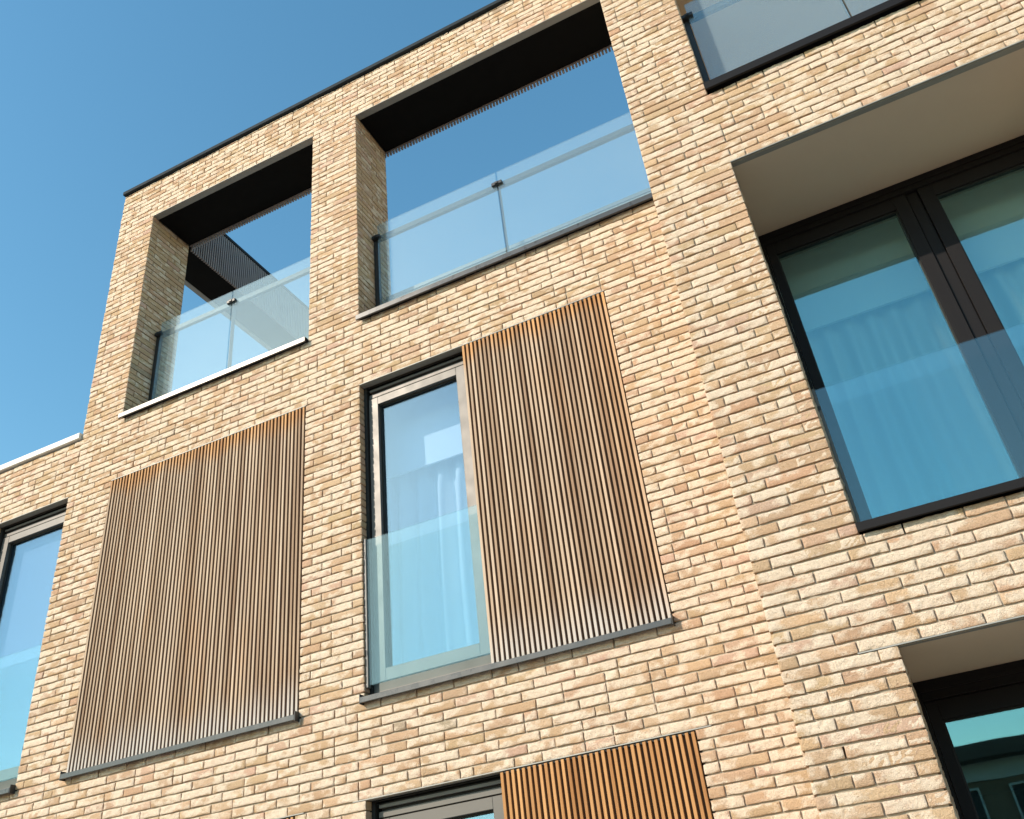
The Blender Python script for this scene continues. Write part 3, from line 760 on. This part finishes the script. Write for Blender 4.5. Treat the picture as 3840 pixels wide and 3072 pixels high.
# ------------------------------------------------------------------ interiors
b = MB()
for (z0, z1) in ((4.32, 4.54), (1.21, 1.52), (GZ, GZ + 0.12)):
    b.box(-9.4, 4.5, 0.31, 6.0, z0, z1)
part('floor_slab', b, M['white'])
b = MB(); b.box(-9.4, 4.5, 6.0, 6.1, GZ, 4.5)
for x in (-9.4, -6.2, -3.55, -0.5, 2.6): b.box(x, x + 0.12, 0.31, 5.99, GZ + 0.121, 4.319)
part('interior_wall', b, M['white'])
b = MB()
for x0, x1, yp in ((-3.40, -1.0, 0.385), (-0.3, 2.4, 0.345)):
    for z0, z1 in ((3.525, 4.319),): b.box(x0, x1, yp, yp + 0.02, z0, z1)
part('curtain_pelmet', b, M['pelmet'])

def curtain(x0, x1, zb, zt, y, pitch, amp, label, seed):
    t = thing('curtain', label, 'curtain', ((x0 + x1) / 2, y, zb), 'curtains behind the windows')
    r = random.Random(seed)
    nx = int((x1 - x0) / 0.006); nz = 26
    ph = [0]; 
    xs = [x0 + (x1 - x0) * i / nx for i in range(nx + 1)]
    ph = 0; wv = []; per = pitch
    for i in range(nx + 1):
        s_ = math.sin(ph); wv.append(math.copysign(abs(s_) ** 0.8, s_))
        per += r.uniform(-.004, .004) + (pitch - per) * 0.03
        ph += 2 * math.pi * ((x1 - x0) / nx) / per
    m = MB(); V = []; 
    for j in range(nz + 1):
        z = zt + (zb - zt) * j / nz
        for i, x in enumerate(xs):
            k = min(1, 0.15 + j / 4)
            V.append((x + 0.012 * math.sin(j * 0.2 + i * 0.02), y + amp * wv[i] * k * (1 - 0.25 * j / nz * math.sin(i * 0.05)), z))
    for j in range(nz):
        for i in range(nx):
            a = j * (nx + 1) + i; m.f.append((a, a + 1, a + nx + 2, a + nx + 1)); m.m.append(0)
    m.v = V; m.c = [(1, 1, 1, 1)] * len(V)
    o = m.build('cloth', M['curtain'], t)
    o.data.polygons.foreach_set('use_smooth', [True] * len(o.data.polygons))
    h = MB(); h.box(x0, x1, y - 0.012, y + 0.012, zt, zt + 0.03); h.build('track', M['rail'], t)
    return t
curtain(-3.36, -1.1, 1.63, 3.62, 0.50, 0.165, 0.050, 'white pleated curtain behind the window beside the open shutter', 3)
curtain(-0.28, 0.89, 1.63, 3.62, 0.430, 0.15, 0.050, 'pale pleated curtain in the left leaf of the big right window', 5)
curtain(0.97, 2.3, 1.63, 3.62, 0.43, 0.15, 0.050, 'pale pleated curtain in the right leaf of the big right window', 8)

t = thing('added_blind', 'added grey-blue blind behind the narrow far left window, standing in for reflected sky', 'blind', (-6.88, 0.2, 1.75))
b = MB(); b.box(-7.33, -6.43, 0.20, 0.203, 1.76, 4.20); b.build('fabric', simple('sky_reflection_tint', (0.21, 0.25, 0.30), 0.9, var=0.05), t)  # added sheet, its colour imitates pale blue sky reflected in the pane
b = MB(); b.box(-7.33, -6.43, 0.195, 0.215, 1.735, 1.76, bevel=0.003); b.build('bottom_bar', M['rail'], t)

# ------------------------------------------------------------------ shutters
def shutter(x0, x1, z0, z1, label, mat, left_edge=False, stage=0.0):
    t = thing('shutter', label, 'shutter', ((x0 + x1) / 2, 0.0, z0), 'slatted timber shutters on the front')
    n = int(round((x1 - x0) / 0.0345)); p = (x1 - x0 - 0.019) / (n - 1)
    m = MB()
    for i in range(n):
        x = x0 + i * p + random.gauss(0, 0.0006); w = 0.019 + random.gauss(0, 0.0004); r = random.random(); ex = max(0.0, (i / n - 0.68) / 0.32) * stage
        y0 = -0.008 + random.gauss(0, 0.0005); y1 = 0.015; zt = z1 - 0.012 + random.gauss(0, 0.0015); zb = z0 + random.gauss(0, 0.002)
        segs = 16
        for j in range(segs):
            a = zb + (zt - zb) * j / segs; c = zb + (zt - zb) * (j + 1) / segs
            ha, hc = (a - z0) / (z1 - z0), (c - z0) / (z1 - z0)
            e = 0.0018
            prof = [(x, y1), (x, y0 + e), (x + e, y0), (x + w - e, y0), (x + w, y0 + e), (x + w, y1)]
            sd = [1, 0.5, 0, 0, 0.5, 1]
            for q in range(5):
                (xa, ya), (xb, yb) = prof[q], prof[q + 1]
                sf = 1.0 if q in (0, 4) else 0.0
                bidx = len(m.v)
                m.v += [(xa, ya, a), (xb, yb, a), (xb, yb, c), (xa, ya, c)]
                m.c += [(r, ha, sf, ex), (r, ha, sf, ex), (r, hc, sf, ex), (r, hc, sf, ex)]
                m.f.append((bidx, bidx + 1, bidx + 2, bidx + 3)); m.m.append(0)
        for zc, hh in ((zt, 1.0), (zb, 0.0)):
            m.quad([(x, y0, zc), (x + w, y0, zc), (x + w, y1, zc), (x, y1, zc)], 0, (r, hh, 0.5, ex))
    # keep the verts split so that front and flank keep their own colour
    me = bpy.data.meshes.new('slats'); v = np.array(m.v); v[:, 2] += ZO
    me.from_pydata(v.tolist(), [], m.f); me.materials.append(mat)
    ca = me.color_attributes.new('Col', 'FLOAT_COLOR', 'POINT'); ca.data.foreach_set('color', np.array(m.c, dtype=np.float32).ravel())
    o = bpy.data.objects.new('slats', me); COL.objects.link(o); o.parent = t; o.matrix_parent_inverse = t.matrix_world.inverted()
    bk = MB(); bk.box(x0 + 0.001, x1 - 0.001, 0.0155, 0.032, z0 + 0.004, z1 - 0.02); bk.build('backing_board', M['backing'], t)
    rl = MB(); rl.box(x0 + 0.01, x1 - 0.01, 0.005, 0.045, z1 - 0.019, z1 - 0.006); rl.build('top_track', M['gasket'], t)
    return t
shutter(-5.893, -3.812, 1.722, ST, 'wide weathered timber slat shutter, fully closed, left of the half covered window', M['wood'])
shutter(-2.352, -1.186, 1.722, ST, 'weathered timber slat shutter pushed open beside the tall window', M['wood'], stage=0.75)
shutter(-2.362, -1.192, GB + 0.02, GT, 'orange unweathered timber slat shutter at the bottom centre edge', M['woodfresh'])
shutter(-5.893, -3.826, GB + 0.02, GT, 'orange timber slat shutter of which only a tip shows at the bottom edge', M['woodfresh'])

# ------------------------------------------------------------------ balustrades
def clamp_mb(x, y, z, wx=0.05):
    c = MB(); c.box(x - wx, x + wx, y - 0.02, y + 0.05, z - 0.018, z + 0.018, bevel=0.003)
    c.box(x - 0.016, x + 0.016, y - 0.028, y - 0.0195, z - 0.012, z + 0.012, bevel=0.002); return c

def balustrade(label, x0, x1, xm, yg, zb, zt, rail_z, wall_post=True, gap=0.07):
    t = thing('glass_balustrade', label, 'balustrade', ((x0 + x1) / 2, yg, zb), 'glass balustrades on the loggias')
    for a, c in ((x0 + gap, xm - 0.006), (xm + 0.006, x1 - 0.03)):
        glass_box('glass_panel', a, c, yg, zb, zt, 0.012, t, M['balglass'])
    h = MB(); h.box(x0 + 0.01, x1 - 0.01, yg + 0.032, yg + 0.066, rail_z, rail_z + 0.058, bevel=0.003); h.build('handrail', M['post'], t)
    p = MB(); p.box(x0 + 0.003, x0 + 0.045, yg + 0.016, yg + 0.062, zb, rail_z - 0.002, bevel=0.002); p.build('post', M['post'], t)
    p = MB(); p.box(xm - 0.0045, xm + 0.0045, yg + 0.016, yg + 0.06, zb, rail_z - 0.002, bevel=0.0015); p.build('post', M['post'], t)
    clamp_mb(xm, yg, rail_z + 0.01).build('clamp', M['post'], t)
    clamp_mb(x0 + 0.045, yg, rail_z + 0.01, 0.042).build('clamp', M['post'], t)
    clamp_mb(x1 - 0.05, yg, rail_z + 0.01).build('clamp', M['post'], t)
    return t
balustrade('glass balustrade with two panels in the narrow left roof loggia', -5.89, -3.795, -4.915, 0.25, 4.89, 6.135, 5.985)
balustrade('glass balustrade with two panels across the wide middle roof loggia', -3.282, XS - 0.01, -1.982, 0.25, 4.89, 6.15, 5.985, gap=0.06)
balustrade('glass balustrade before the beige loggia at the top right edge', BL, BR, 0.974, -0.50, 4.945, 6.125, 5.965, gap=0.05)

def juliet(label, x0, x1, y, zb, zt, right_rail=True, ch=True):
    t = thing('juliet_balustrade', label, 'balustrade', ((x0 + x1) / 2, y, zb), 'low glass guards before the windows')
    glass_box('glass_panel', x0 + 0.022, x1 - 0.022, y, zb, zt, 0.012, t, M['guardglass'])
    for x in ((x0 + 0.003, x0 + 0.021), (x1 - 0.021, x1 - 0.001)):
        c = MB(); c.box(x[0], x[1], y - 0.012, y + 0.026, zb - 0.015, zt + 0.005, bevel=0.0015); c.build('channel', M['channel'], t)
        for za in (zb + 0.2, zt - 0.15):
            c = MB(); c.box(x[0] + 0.002, x[1] - 0.002, y - 0.014, y - 0.0125, za, za + 0.03); c.build('fixing', M['post'], t)
    return t
juliet('low glass guard before the tall window beside the open shutter', -3.288, -2.345, 0.03, 1.805, 2.853)
juliet('low glass guard before the narrow window at the far left edge', -7.345, -6.42, 0.03, 1.805, 2.853)
juliet('low glass guard before the big dark framed right window', BL, BR, -0.02, 1.72, 2.862)

# ------------------------------------------------------------------ ground and the building across the street
b = MB(); b.quad([(-300, -300, GZ), (300, -300, GZ), (300, 300, GZ), (-300, 300, GZ)])
g = b.build('ground', M['paving']); g['kind'] = 'structure'
b = MB(); b.quad([(-120, -24, GZ + 0.004), (120, -24, GZ + 0.004), (120, -9, GZ + 0.004), (-120, -9, GZ + 0.004)])
r = b.build('road', simple('asphalt', (0.05, 0.05, 0.052), 0.9, var=0.2, scale=6)); r['kind'] = 'structure'

opp = thing('low_brick_block', 'dark brown low block across the street, mirrored in the bottom right window', 'building', (1, -30, GZ))
b = MB(); b.box(-11, 16, -42, -30, GZ, 4.3); b.build('wall', M['oppbrick'], opp)
b = MB(); b.box(-11.5, 16.5, -42.5, -29.0, 4.85, 5.3); b.build('roof', M['eaves'], opp)
b = MB(); b.box(-11, 16, -42, -29.9, 4.3, 4.85); b.build('fascia', M['oppband'], opp)
x = -10.2
while x < 15:
    for z0, z1 in ((2.5, 4.1), (-0.7, 0.9)):
        f = MB(); frame_rect(f, x, x + 2.0, z0, z1, 0.07, -29.98, -29.88)
        f.box(x + 0.95, x + 1.05, -29.98, -29.885, z0 + 0.09, z1 - 0.09)
        fr = f.build('window', M['oppframe'], opp)
        pn = MB(); pn.box(x + 0.09, x + 1.91, -29.97, -29.95, z0 + 0.09, z1 - 0.09); pn.build('pane', M['gasket'], fr)
    x += 2.9
